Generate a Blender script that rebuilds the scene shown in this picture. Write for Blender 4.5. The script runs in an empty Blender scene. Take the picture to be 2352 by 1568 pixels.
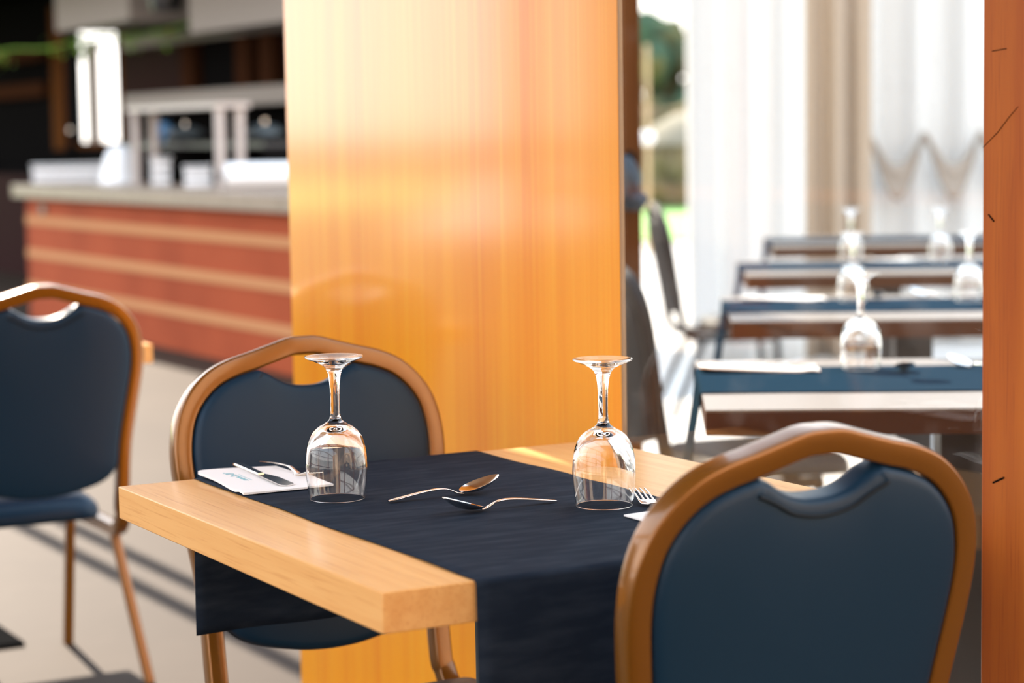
import bpy, bmesh, math, random
from mathutils import Vector, Matrix
from mathutils.geometry import delaunay_2d_cdt

sc = bpy.context.scene
COL = sc.collection
PI = math.pi
R = math.radians

# ------------------------------------------------------------------ camera
PITCH, ROLL = 0.09535, 0.01641
cam = bpy.data.cameras.new('camera')
cam.sensor_width = 36.0
cam.lens = 4983.0 / 2352.0 * 36.0
cam.clip_start, cam.clip_end = 0.05, 400
cam.dof.use_dof = True
cam.dof.focus_distance = 2.86
cam.dof.aperture_fstop = 3.4
camo = bpy.data.objects.new('camera', cam)
COL.objects.link(camo)
fw = Vector((0, math.cos(PITCH), -math.sin(PITCH)))
rt = Vector((1, 0, 0))
up = rt.cross(fw)
cX = rt * math.cos(ROLL) - up * math.sin(ROLL)
cY = rt * math.sin(ROLL) + up * math.cos(ROLL)
m = Matrix((cX, cY, -fw)).transposed().to_4x4()
m.translation = (0, 0, 1.23)
camo.matrix_world = m
sc.camera = camo

# ------------------------------------------------------------------ world, sun, exposure
world = bpy.data.worlds.new('sky'); sc.world = world
world.use_nodes = True
nt = world.node_tree; nt.nodes.clear()
wo = nt.nodes.new('ShaderNodeOutputWorld'); bg = nt.nodes.new('ShaderNodeBackground')
tc = nt.nodes.new('ShaderNodeTexCoord'); sx = nt.nodes.new('ShaderNodeSeparateXYZ')
rp = nt.nodes.new('ShaderNodeValToRGB')
nt.links.new(tc.outputs['Generated'], sx.inputs[0]); nt.links.new(sx.outputs['Z'], rp.inputs[0])
rp.color_ramp.elements[0].position = 0.0; rp.color_ramp.elements[0].color = (1.0, 0.95, 0.88, 1)
rp.color_ramp.elements[1].position = 0.7; rp.color_ramp.elements[1].color = (0.62, 0.78, 1.0, 1)
e = rp.color_ramp.elements.new(0.2); e.color = (0.98, 0.95, 0.92, 1)
nt.links.new(rp.outputs[0], bg.inputs[0]); bg.inputs[1].default_value = 3.5
nt.links.new(bg.outputs[0], wo.inputs[0])

SUN = Vector((-0.30, 0.74, 0.60)).normalized()      # towards the sun
sl = bpy.data.lights.new('sun', 'SUN'); sl.energy = 15.0; sl.angle = R(0.6); sl.color = (1.0, 0.86, 0.70)
so = bpy.data.objects.new('sun', sl); COL.objects.link(so)
so.rotation_euler = SUN.to_track_quat('Z', 'Y').to_euler(); so.location = (3, 6, 9)

sc.view_settings.view_transform = 'Standard'
sc.view_settings.look = 'None'
sc.view_settings.gamma = 1.0
sc.view_settings.use_curve_mapping = False
sc.view_settings.exposure = 0.0
sc.cycles.max_bounces = 12
sc.cycles.transmission_bounces = 12
sc.cycles.transparent_max_bounces = 12
sc.cycles.sample_clamp_indirect = 6.0

# ------------------------------------------------------------------ frame of the terrace: U along the glass screen, V across it
TH = R(-60.85)
A0 = Vector((-0.552288, 2.991984, 0))
U = Vector((math.cos(TH), math.sin(TH), 0)); V = Vector((-U.y, U.x, 0))
def W(u, v, z=0.0): return A0 + U * u + V * v + Vector((0, 0, z))

# ------------------------------------------------------------------ helpers
def link(name, bm, mat, parent=None, smooth=False, loc=None, rotz=None, bevel=0.0, seg=2, auto=None):
    me = bpy.data.meshes.new(name); bm.normal_update(); bm.to_mesh(me); bm.free()
    o = bpy.data.objects.new(name, me); COL.objects.link(o)
    if mat: me.materials.append(mat)
    if smooth:
        me.polygons.foreach_set('use_smooth', [True] * len(me.polygons))
        if auto is not None:
            md = None
            me.set_sharp_from_angle(angle=R(auto))
    if parent is not None: o.parent = parent
    if loc is not None: o.location = loc
    if rotz is not None: o.rotation_euler = (0, 0, rotz)
    if bevel > 0:
        b = o.modifiers.new('bevel', 'BEVEL'); b.width = bevel; b.segments = seg; b.limit_method = 'ANGLE'
        b.angle_limit = R(40)
        me.polygons.foreach_set('use_smooth', [True] * len(me.polygons))
        me.set_sharp_from_angle(angle=R(35))
    return o
def thing(name, label, cat, loc=(0, 0, 0), rotz=0.0, group=None):
    o = bpy.data.objects.new(name, None); COL.objects.link(o); o.empty_display_size = 0.1
    o.location = loc; o.rotation_euler = (0, 0, rotz)
    o['label'] = label; o['category'] = cat
    if group: o['group'] = group
    return o
def tag(o, label, cat, group=None):
    o['label'] = label; o['category'] = cat
    if group: o['group'] = group
    return o
def struct(o, label, cat):
    o['kind'] = 'structure'; o['label'] = label; o['category'] = cat
    return o
def dup(root, loc, rotz, label, group=None):
    r = root.copy(); COL.objects.link(r); r.location = loc; r.rotation_euler = (0, 0, rotz)
    r['label'] = label
    if group: r['group'] = group
    elif 'group' in r: del r['group']
    for ch in list(root.children):
        c = ch.copy(); COL.objects.link(c); c.parent = r
        for g in list(ch.children):
            d = g.copy(); COL.objects.link(d); d.parent = c
    return r
def box(bm, x0, x1, y0, y1, z0, z1, M=None):
    vs = [bm.verts.new((x, y, z)) for z in (z0, z1) for y in (y0, y1) for x in (x0, x1)]
    for f in ((0, 2, 3, 1), (4, 5, 7, 6), (0, 1, 5, 4), (2, 6, 7, 3), (0, 4, 6, 2), (1, 3, 7, 5)):
        bm.faces.new([vs[i] for i in f])
    if M is not None:
        for v in vs: v.co = M @ v.co
    return vs
def boxo(name, mat, x0, x1, y0, y1, z0, z1, parent=None, bevel=0.0, loc=None, rotz=None):
    bm = bmesh.new(); box(bm, x0, x1, y0, y1, z0, z1)
    return link(name, bm, mat, parent, bevel=bevel, loc=loc, rotz=rotz)
def uvbox(name, mat, u0, u1, v0, v1, z0, z1, parent=None, bevel=0.0):
    """box standing on the terrace grid; origin at its base centre"""
    uc, vc = (u0 + u1) / 2, (v0 + v1) / 2
    o = boxo(name, mat, u0 - uc, u1 - uc, v0 - vc, v1 - vc, 0, z1 - z0, None, bevel)
    o.location = W(uc, vc, z0); o.rotation_euler = (0, 0, TH)
    if parent is not None:
        o.parent = parent; o.matrix_parent_inverse = parent.matrix_basis.inverted()
    return o
def lathe(bm, prof, seg=48, c=(0, 0, 0)):
    rings = []
    for r, z in prof:
        if r < 1e-5: rings.append([bm.verts.new((c[0], c[1], c[2] + z))])
        else: rings.append([bm.verts.new((c[0] + r * math.cos(2 * PI * k / seg), c[1] + r * math.sin(2 * PI * k / seg), c[2] + z)) for k in range(seg)])
    for a, b in zip(rings[:-1], rings[1:]):
        for k in range(seg):
            k2 = (k + 1) % seg
            if len(a) == 1 and len(b) == 1: continue
            if len(a) == 1: bm.faces.new((a[0], b[k2], b[k]))
            elif len(b) == 1: bm.faces.new((a[k], a[k2], b[0]))
            else: bm.faces.new((a[k], a[k2], b[k2], b[k]))
def cr(P, n=8, closed=False):
    """Catmull-Rom through points"""
    P = [Vector(p) for p in P]; out = []
    N = len(P)
    rng = range(N if closed else N - 1)
    for i in rng:
        if closed: a, b, c, d = P[(i - 1) % N], P[i], P[(i + 1) % N], P[(i + 2) % N]
        else: a, b, c, d = P[max(i - 1, 0)], P[i], P[i + 1], P[min(i + 2, N - 1)]
        for k in range(n):
            t = k / n
            out.append(0.5 * ((2 * b) + (c - a) * t + (2 * a - 5 * b + 4 * c - d) * t * t + (3 * b - a - 3 * c + d) * t ** 3))
    if not closed: out.append(P[-1])
    return out
def rrect(w, h, r, n=4):
    pts = []
    for cx, cy, a0 in ((w / 2 - r, h / 2 - r, 0), (-w / 2 + r, h / 2 - r, 90), (-w / 2 + r, -h / 2 + r, 180), (w / 2 - r, -h / 2 + r, 270)):
        for k in range(n + 1):
            a = R(a0 + 90 * k / n); pts.append((cx + r * math.cos(a), cy + r * math.sin(a)))
    return pts
def sweep(bm, path, sec, n0, cap=True, scale=None):
    """sweep a section (list of (a,b)) along path; a runs along t x n, b along n (parallel-transported from n0)"""
    path = [Vector(p) for p in path]; n = Vector(n0).normalized(); rings = []
    for i, p in enumerate(path):
        t = (path[min(i + 1, len(path) - 1)] - path[max(i - 1, 0)]).normalized()
        n = (n - t * n.dot(t)).normalized(); b = t.cross(n)
        s = scale[i] if scale else (1, 1)
        rings.append([bm.verts.new(p + b * (q[0] * s[0]) + n * (q[1] * s[1])) for q in sec])
    m_ = len(sec)
    for a, c in zip(rings[:-1], rings[1:]):
        for k in range(m_):
            bm.faces.new((a[k], c[k], c[(k + 1) % m_], a[(k + 1) % m_]))
    if cap:
        bm.faces.new(rings[0]); bm.faces.new(list(reversed(rings[-1])))
    return rings
def circ(r, n=12): return [(r * math.cos(2 * PI * k / n), r * math.sin(2 * PI * k / n)) for k in range(n)]
def rod(bm, p, q, r, n=12, r2=None):
    p, q = Vector(p), Vector(q); t = (q - p).normalized()
    n0 = Vector((0, 0, 1)) if abs(t.z) < 0.9 else Vector((1, 0, 0))
    s2 = (r2 or r) / r
    sweep(bm, [p, q], circ(r, n), n0, True, [(1, 1), (s2, s2)])
def fixn(bm): bmesh.ops.recalc_face_normals(bm, faces=bm.faces)

# ------------------------------------------------------------------ materials
def mat(name, col, rough=0.5, metal=0.0, coat=0.0, coat_rough=0.1, spec=0.5, noise=None, bump=None, sheen=0.0, trans=0.0, ior=1.5, emis=None, estr=0.0, coat_ior=1.5, alpha=1.0):
    """noise = (scale xyz, colour2, lo, hi, detail)  bump = (scale xyz, strength, distance)"""
    mt = bpy.data.materials.new(name); mt.use_nodes = True
    n = mt.node_tree; bs = n.nodes['Principled BSDF']
    bs.inputs['Base Color'].default_value = (*col, 1)
    bs.inputs['Roughness'].default_value = rough; bs.inputs['Metallic'].default_value = metal
    bs.inputs['Coat Weight'].default_value = coat; bs.inputs['Coat Roughness'].default_value = coat_rough
    bs.inputs['Coat IOR'].default_value = coat_ior
    bs.inputs['Specular IOR Level'].default_value = spec; bs.inputs['Sheen Weight'].default_value = sheen
    bs.inputs['Transmission Weight'].default_value = trans; bs.inputs['IOR'].default_value = ior
    if emis: bs.inputs['Emission Color'].default_value = (*emis, 1); bs.inputs['Emission Strength'].default_value = estr
    t = n.nodes.new('ShaderNodeTexCoord')
    if noise:
        layers = noise if isinstance(noise, list) else [noise]
        prev = None
        for sc3, c2, lo, hi, det in layers:
            mp = n.nodes.new('ShaderNodeMapping'); mp.inputs['Scale'].default_value = sc3
            nz = n.nodes.new('ShaderNodeTexNoise'); nz.inputs['Scale'].default_value = 1; nz.inputs['Detail'].default_value = det
            rm = n.nodes.new('ShaderNodeMapRange'); rm.inputs[1].default_value = lo; rm.inputs[2].default_value = hi
            mx = n.nodes.new('ShaderNodeMix'); mx.data_type = 'RGBA'
            n.links.new(t.outputs['Object'], mp.inputs[0]); n.links.new(mp.outputs[0], nz.inputs[0])
            n.links.new(nz.outputs[0], rm.inputs[0]); n.links.new(rm.outputs[0], mx.inputs[0])
            if prev is None: mx.inputs[6].default_value = (*col, 1)
            else: n.links.new(prev, mx.inputs[6])
            mx.inputs[7].default_value = (*c2, 1)
            prev = mx.outputs[2]
        n.links.new(prev, bs.inputs['Base Color'])
    if bump:
        mp = n.nodes.new('ShaderNodeMapping'); mp.inputs['Scale'].default_value = bump[0]
        nz = n.nodes.new('ShaderNodeTexNoise'); nz.inputs['Scale'].default_value = 1; nz.inputs['Detail'].default_value = 4
        bp = n.nodes.new('ShaderNodeBump'); bp.inputs['Strength'].default_value = bump[1]; bp.inputs['Distance'].default_value = bump[2]
        n.links.new(t.outputs['Object'], mp.inputs[0]); n.links.new(mp.outputs[0], nz.inputs[0])
        n.links.new(nz.outputs[0], bp.inputs['Height']); n.links.new(bp.outputs[0], bs.inputs['Normal'])
        if coat > 0 and len(bump) > 3: n.links.new(bp.outputs[0], bs.inputs['Coat Normal'])
    return mt
M = {}
M['pillar'] = mat('lacquered_wood', (0.92, 0.340, 0.006), 0.32, spec=0.25, coat=1.0, coat_rough=0.11, coat_ior=1.70,
                  noise=[((9, 9, 0.35), (0.82, 0.240, 0.003), 0.42, 0.72, 6), ((160, 160, 1.4), (0.95, 0.42, 0.02), 0.5, 0.8, 3)])
M['red_wood'] = mat('varnished_wood', (0.46, 0.130, 0.020), 0.5, spec=0.05, coat=0.3, coat_rough=0.35,
                    noise=[((14, 14, 1.2), (0.25, 0.035, 0.010), 0.35, 0.8, 6), ((300, 300, 9), (0.24, 0.05, 0.012), 0.55, 0.9, 3)])
M['dark_wood'] = mat('dark_wood', (0.11, 0.043, 0.014), 0.6, spec=0.0, noise=((20, 20, 1), (0.075, 0.026, 0.008), 0.4, 0.7, 4))
M['trim'] = mat('pale_edge_strip', (0.32, 0.20, 0.12), 0.4, spec=0.2)
M['beech'] = mat('beech_laminate', (0.75, 0.400, 0.142), 0.4, spec=0.05, coat=0.18, coat_rough=0.14,
                 noise=[((3, 60, 60), (0.68, 0.330, 0.105), 0.4, 0.75, 5), ((8, 330, 330), (0.58, 0.26, 0.078), 0.55, 0.8, 2)])
M['foot'] = mat('matt_black_foot', (0.010, 0.010, 0.010), 0.9, spec=0.0)
M['glare_top'] = mat('glare_tabletop', (0.14, 0.115, 0.098), 0.4, coat=0.25, coat_rough=0.2)  # glare on the far tabletops is put into this colour
M['shaded_edge'] = mat('shaded_edging', (0.055, 0.020, 0.007), 0.5, spec=0.2)  # shade on the far tables' near edges, painted as dark brown
M['gold'] = mat('bronze_paint', (0.215, 0.080, 0.006), 0.27, metal=0.45, coat=0.7, coat_rough=0.10)
M['vinyl'] = mat('navy_vinyl', (0.0065, 0.026, 0.053), 0.40, spec=0.22, bump=((420, 420, 420), 0.15, 0.0006))
M['backlit_frame'] = mat('backlit_frame_paint', (0.014, 0.010, 0.008), 0.5, spec=0.2)  # far chair frames: their backlit darkness is painted into the colour
M['piping'] = mat('dark_piping', (0.004, 0.009, 0.015), 0.5, spec=0.2)
M['cloth'] = mat('navy_cloth', (0.0125, 0.0185, 0.030), 0.85, spec=0.05,
                 noise=((70, 14, 70), (0.029, 0.038, 0.053), 0.40, 0.85, 9), bump=((500, 160, 500), 0.35, 0.0008))
M['far_cloth'] = mat('blue_cloth', (0.0105, 0.026, 0.044), 0.9, spec=0.0)
M['backlit_pad'] = mat('backlit_vinyl', (0.026, 0.026, 0.027), 0.6, spec=0.15)  # far chair pads: grey of the backlight painted in place of navy
M['steel'] = mat('cutlery_steel', (0.80, 0.76, 0.72), 0.13, metal=1.0)
M['paper'] = mat('paper_napkin', (0.86, 0.83, 0.80), 0.8, spec=0.1, bump=((60, 60, 60), 0.2, 0.001))
M['ink'] = mat('pale_teal_ink', (0.24, 0.52, 0.58), 0.8)
M['post_metal'] = mat('grey_metal', (0.07, 0.085, 0.09), 0.4, metal=0.3)
M['black_metal'] = mat('black_metal', (0.018, 0.018, 0.02), 0.4)
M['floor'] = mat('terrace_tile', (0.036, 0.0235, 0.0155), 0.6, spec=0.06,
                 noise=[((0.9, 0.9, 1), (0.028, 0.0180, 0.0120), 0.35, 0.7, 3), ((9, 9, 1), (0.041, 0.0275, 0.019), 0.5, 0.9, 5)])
M['added_wall_pale'] = mat('pale_ochre_added_wall', (0.66, 0.50, 0.36), 0.8, spec=0.05)
M['facade'] = mat('ochre_added_wall', (0.10, 0.055, 0.03), 0.8, spec=0.05)
M['sunlit_floor'] = mat('sunlit_floor_tile', (0.62, 0.58, 0.54), 0.5, spec=0.2)  # sunlight on the far floor is put into a near-white colour
M['terracotta'] = mat('terracotta_plaster', (0.36, 0.072, 0.026), 0.7, spec=0.08,
                      noise=((1.6, 1.6, 1.6), (0.29, 0.055, 0.020), 0.4, 0.7, 4))
M['stripe'] = mat('sand_band', (0.50, 0.225, 0.095), 0.7, spec=0.1)
M['stone'] = mat('stone_slab', (0.28, 0.20, 0.145), 0.4, spec=0.3, noise=((14, 14, 14), (0.20, 0.14, 0.10), 0.45, 0.7, 6))
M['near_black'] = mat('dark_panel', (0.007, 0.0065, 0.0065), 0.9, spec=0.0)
M['shelf_wood'] = mat('brown_shelf_wood', (0.045, 0.018, 0.009), 0.7, spec=0.0)
M['maroon'] = mat('maroon_panel', (0.02, 0.004, 0.004), 0.8, spec=0.05)
M['canopy'] = mat('grey_canopy', (0.30, 0.26, 0.23), 0.7, spec=0.1)
M['white'] = mat('white_ware', (0.90, 0.885, 0.87), 0.3, spec=0.3)
M['white_metal'] = mat('satin_metal', (0.50, 0.43, 0.39), 0.45, metal=0.2)
M['curtain'] = mat('white_curtain', (0.76, 0.75, 0.73), 0.85, spec=0.1)
M['beige'] = mat('beige_drape', (0.42, 0.34, 0.265), 0.85, spec=0.1)
M['swag'] = mat('pale_swag', (0.34, 0.29, 0.245), 0.85, spec=0.1)
M['leaf'] = mat('leaf_green', (0.20, 0.40, 0.03), 0.6)
M['leaf_red'] = mat('red_flower', (0.35, 0.03, 0.04), 0.6)
M['tree'] = mat('tree_green', (0.055, 0.10, 0.065), 0.9, spec=0.0, noise=((1.6, 1.6, 1.6), (0.15, 0.13, 0.06), 0.45, 0.6, 4))
M['grass'] = mat('lawn_green', (0.24, 0.50, 0.12), 0.9, noise=((3, 3, 3), (0.34, 0.58, 0.18), 0.4, 0.7, 4))
M['hedge'] = mat('dry_hedge', (0.20, 0.14, 0.09), 0.9, spec=0.0, noise=((2, 2, 2), (0.13, 0.11, 0.06), 0.4, 0.7, 4))
M['blue'] = mat('blue_plastic', (0.03, 0.12, 0.24), 0.35)
M['navy_rag'] = mat('navy_rag', (0.018, 0.035, 0.055), 0.7)
M['parasol'] = mat('cream_canvas', (0.26, 0.23, 0.17), 0.85, spec=0.1)
M['ochre'] = mat('ochre_wall', (0.62, 0.44, 0.24), 0.85)
M['ceiling'] = mat('added_ceiling', (0.62, 0.50, 0.38), 0.8)
def translucent(mt, col, f):
    n = mt.node_tree; bs = n.nodes['Principled BSDF']; o = n.nodes['Material Output']
    tr = n.nodes.new('ShaderNodeBsdfTranslucent'); tr.inputs[0].default_value = (*col, 1); mx = n.nodes.new('ShaderNodeMixShader'); mx.inputs[0].default_value = f
    n.links.new(bs.outputs[0], mx.inputs[1]); n.links.new(tr.outputs[0], mx.inputs[2]); n.links.new(mx.outputs[0], o.inputs[0])
translucent(M['curtain'], (0.6, 0.57, 0.53), 0.2)
def glassmat(name, thin):
    mt = bpy.data.materials.new(name); mt.use_nodes = True; n = mt.node_tree; n.nodes.clear()
    o = n.nodes.new('ShaderNodeOutputMaterial')
    if thin:
        f = n.nodes.new('ShaderNodeFresnel')
        gm = n.nodes.new('ShaderNodeNewGeometry'); ir = n.nodes.new('ShaderNodeMapRange')   # a thin sheet reflects alike from both faces
        ir.inputs[3].default_value = 1.45; ir.inputs[4].default_value = 1 / 1.45
        n.links.new(gm.outputs['Backfacing'], ir.inputs[0]); n.links.new(ir.outputs[0], f.inputs[0])
        t = n.nodes.new('ShaderNodeBsdfTransparent'); t.inputs[0].default_value = (0.97, 0.98, 0.97, 1)
        g = n.nodes.new('ShaderNodeBsdfGlossy'); g.inputs['Roughness'].default_value = 0.0
        mx = n.nodes.new('ShaderNodeMixShader')
        n.links.new(f.outputs[0], mx.inputs[0]); n.links.new(t.outputs[0], mx.inputs[1]); n.links.new(g.outputs[0], mx.inputs[2])
        # faint dust and smears on the pane
        tcx = n.nodes.new('ShaderNodeTexCoord'); nz = n.nodes.new('ShaderNodeTexNoise'); nz.inputs['Scale'].default_value = 9; nz.inputs['Detail'].default_value = 9
        rm = n.nodes.new('ShaderNodeMapRange'); rm.inputs[1].default_value = 0.55; rm.inputs[2].default_value = 0.85; rm.inputs[4].default_value = 0.07
        df = n.nodes.new('ShaderNodeBsdfDiffuse'); df.inputs[0].default_value = (0.75, 0.72, 0.68, 1); m2 = n.nodes.new('ShaderNodeMixShader')
        n.links.new(tcx.outputs['Object'], nz.inputs[0]); n.links.new(nz.outputs[0], rm.inputs[0]); n.links.new(rm.outputs[0], m2.inputs[0])
        n.links.new(mx.outputs[0], m2.inputs[1]); n.links.new(df.outputs[0], m2.inputs[2]); n.links.new(m2.outputs[0], o.inputs[0])
    else:
        g = n.nodes.new('ShaderNodeBsdfGlass'); g.inputs['IOR'].default_value = 1.48; g.inputs['Roughness'].default_value = 0.0
        g.inputs['Color'].default_value = (1, 1, 1, 1)
        n.links.new(g.outputs[0], o.inputs[0])
    return mt
M['glass'] = glassmat('clear_glass', False)
M['pane'] = glassmat('window_pane', True)

# ================================================================== THE SETTING
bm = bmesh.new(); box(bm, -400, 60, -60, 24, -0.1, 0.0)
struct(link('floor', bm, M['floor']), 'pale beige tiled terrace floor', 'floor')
bm = bmesh.new(); box(bm, -45, 60, 24, 70, -0.1, 0.004)
struct(link('ground', bm, M['grass']), 'bright green lawn beyond the white terrace', 'lawn')

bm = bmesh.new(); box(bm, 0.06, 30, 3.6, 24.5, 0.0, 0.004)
struct(link('floor', bm, M['sunlit_floor']), 'pale sunlit floor beyond the glass pane', 'floor')
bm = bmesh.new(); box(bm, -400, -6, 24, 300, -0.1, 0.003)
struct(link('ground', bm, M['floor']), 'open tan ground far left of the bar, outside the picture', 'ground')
bm = bmesh.new(); box(bm, 0, 5.4, -4, 0, 0, 6)  # block added out of view so panel and pane reflect something dark
o = link('wall_far_added', bm, M['facade'], loc=(-17.3, 13.4, 0), rotz=math.atan2(8.4 - 13.4, -19.3 + 17.3) ); struct(o, 'unseen brown building added left of the terrace for a dark reflection', 'wall')
# wood clad screen panel behind the table
bm = bmesh.new(); box(bm, -0.6375, 0.6375, -0.004, 0.004, 0, 2.75); box(bm, -0.6375, 0.50, 0.004, 0.07, 0, 2.75)
o = link('wall_right', bm, M['pillar'], loc=W(-0.5925, 0.804, 0), rotz=TH)
struct(o, 'glossy orange wood panel wall behind the dining table', 'wall')
o2 = uvbox('trim_1', M['trim'], 0.0452, 0.0482, 0.8005, 0.8075, 0, 2.75)
struct(o2, 'thin pale edge strip between orange wood panel and glass pane', 'trim')
o = uvbox('trim_2', M['red_wood'], 0.887, 1.12, 0.785, 0.87, 0, 2.75, bevel=0.003)
struct(o, 'reddish brown wooden post with knots at the right end of the glass', 'post')
o = uvbox('window_1', M['pane'], 0.0490, 0.886, 0.801, 0.807, 0.02, 2.75)
struct(o, 'clear glass pane between the orange panel and the brown post', 'window')
# hairline cracks and scars on the post
def crack(pts, r=0.0005):
    bm = bmesh.new()
    sweep(bm, [Vector(p) for p in pts], circ(r, 5), (0, 0, 1))
    c = link('scratch', bm, M['near_black']); c.parent = o_post; return c
o_post = [q for q in COL.objects if q.name == 'trim_2'][0]
crack([(-0.115, -0.0425, 1.205), (-0.090, -0.0428, 1.222), (-0.070, -0.0428, 1.240), (-0.055, -0.0425, 1.252)])
crack([(-0.100, -0.0425, 1.318), (-0.075, -0.0428, 1.320)], 0.0006); crack([(-0.105, -0.0425, 1.125), (-0.095, -0.0428, 1.117)], 0.0012); crack([(-0.095, -0.0425, 0.803), (-0.075, -0.0428, 0.812)], 0.0013)
# unseen ceiling added above the table to keep the sun off
o = uvbox('ceiling', M['ceiling'], -3.0, 5.0, -1.2, 0.95, 2.75, 2.87)
struct(o, 'unseen ceiling added over the foreground dining table as a sun block', 'ceiling')

o = uvbox('wall_front_added', M['added_wall_pale'], 5.0, 5.15, -3.5, 7, 0, 3.4); struct(o, 'unseen ochre wall added behind the camera to tone the light', 'wall')  # added out of view to temper and warm light from behind the camera
for i, uu in enumerate((-6.2, -4.4, -2.2, 0.0, 2.2, 4.4)):  # posts, beam and rail added out of view to break up sky reflections
    o = uvbox('added_post', M['red_wood'], uu - 0.06, uu + 0.06, -2.66, -2.54, 0, 2.45)
    tag(o, 'unseen wooden post added on the open left side for reflections', 'post', 'added posts on the open side')
o = uvbox('added_beam', M['red_wood'], -6.4, 4.9, -2.68, -2.52, 2.45, 2.60); tag(o, 'unseen wooden beam added on top of the added posts', 'beam')
o = uvbox('added_rail', M['red_wood'], -6.14, 4.34, -2.53, -2.49, 0.95, 1.0); tag(o, 'unseen wooden handrail added between the added posts', 'rail')
bm = bmesh.new(); box(bm, 0, 50, -1.6, 2.0, 0, 0.006)  # bright strip added out of view, only for its reflection in the panel
o = link('floor', bm, M['sunlit_floor'], loc=(-19.5, 15.4, 0), rotz=R(90 + 59)); struct(o, 'unseen pale ground strip added for its reflection in the panel', 'path')

# ================================================================== DINING TABLE
TL, TW, TT = 0.844, 0.782, 0.045
def make_table(L, Wd, label, loc, rotz, group=None, px=None, far=False):
    t = thing('dining_table', label, 'table', loc, rotz, group)
    if far:
        boxo('tabletop', M['glare_top'], 0, L, 0, Wd, 0.75 - 0.004, 0.75, t)
        boxo('apron', M['shaded_edge'], 0, L, 0, Wd, 0.75 - TT, 0.75 - 0.004, t, bevel=0.0015)
    else:
        boxo('tabletop', M['beech'], 0, L, 0, Wd, 0.75 - TT, 0.75, t, bevel=0.0015)
    px = px or L / 2
    hw = 0.050 if far else 0.0375
    boxo('pedestal_post', M['black_metal'] if far else M['post_metal'], px - hw, px + hw, Wd / 2 - hw, Wd / 2 + hw, 0.012, 0.75 - TT - 0.006, t, bevel=0.003)
    boxo('foot_plate', M['foot'], px - 0.14, px + 0.14, Wd / 2 - 0.14, Wd / 2 + 0.14, 0.0, 0.012, t, bevel=0.003)
    boxo('mounting_plate', M['black_metal'], px - 0.11, px + 0.11, Wd / 2 - 0.11, Wd / 2 + 0.11, 0.75 - TT - 0.006, 0.75 - TT, t)
    return t
W0 = W(0, 0)
make_table(TL, TW, 'light beech dining table in the foreground with a thick square-edged top', W0, TH)

# table runner : profile along local x, width along local y
def make_runner(L, y0, y1, drop, label, loc, rotz, group=None, seed=1, drop2=None, flare=0.0):
    rnd = random.Random(seed)
    zt = 0.7512; r = 0.007; e_ = 0.0015
    drop2 = drop if drop2 is None else drop2
    path = []
    n = 14
    for k in range(n): path.append((-e_ - 0.0025, zt - drop + (drop - r) * k / n))
    for k in range(7):
        a = R(90 * k / 6); path.append((-e_ - 0.0025 + r - r * math.cos(a), zt - r + r * math.sin(a)))
    n = 46
    for k in range(1, n): path.append((r + (L - 2 * r) * k / n, zt))
    for k in range(7):
        a = R(90 * k / 6); path.append((L + e_ + 0.0025 - r + r * math.sin(a), zt - r + r * math.cos(a)))
    n = 14
    for k in range(1, n + 1): path.append((L + e_ + 0.0025, zt - r - (drop2 - r) * k / n))
    bm = bmesh.new(); ny = 26; g = []
    for (x, z) in path:
        row = []
        for j in range(ny + 1):
            f = j / ny; y = y0 + (y1 - y0) * f
            yy = y + 0.0018 * math.sin(x * 17 + seed) * (1 if f < 0.02 or f > 0.98 else 0)
            dz = 0.0004 * (1 + math.sin(31 * x + 7 * y + seed)) * (1 if 0 < x < L else 0)
            dx = 0
            if z < zt - 0.02:
                dep = min(1, (zt - 0.02 - z) / 0.15)
                w = 0.004 * dep * (1 + math.sin(2 * PI * 2.3 * f + seed * 1.7 + (0 if x < L / 2 else 2)))
                w += flare * dep
                dx = -w if x < L / 2 else w
                yy += 0.004 * dep * (f - 0.5)
            row.append(bm.verts.new((x + dx, yy, z + dz)))
        g.append(row)
    for a, b in zip(g[:-1], g[1:]):
        for j in range(ny): bm.faces.new((a[j], b[j], b[j + 1], a[j + 1]))
    fixn(bm)
    o = link('table_runner', bm, M['cloth'], smooth=True, loc=loc, rotz=rotz)
    s = o.modifiers.new('thick', 'SOLIDIFY'); s.thickness = 0.0009; s.offset = 0
    return tag(o, label, 'table runner', group)
make_runner(TL, 0.112, 0.566, 0.228, 'dark navy cloth runner draped over the foreground beech table', W0, TH, seed=3, drop2=0.27)

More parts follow.
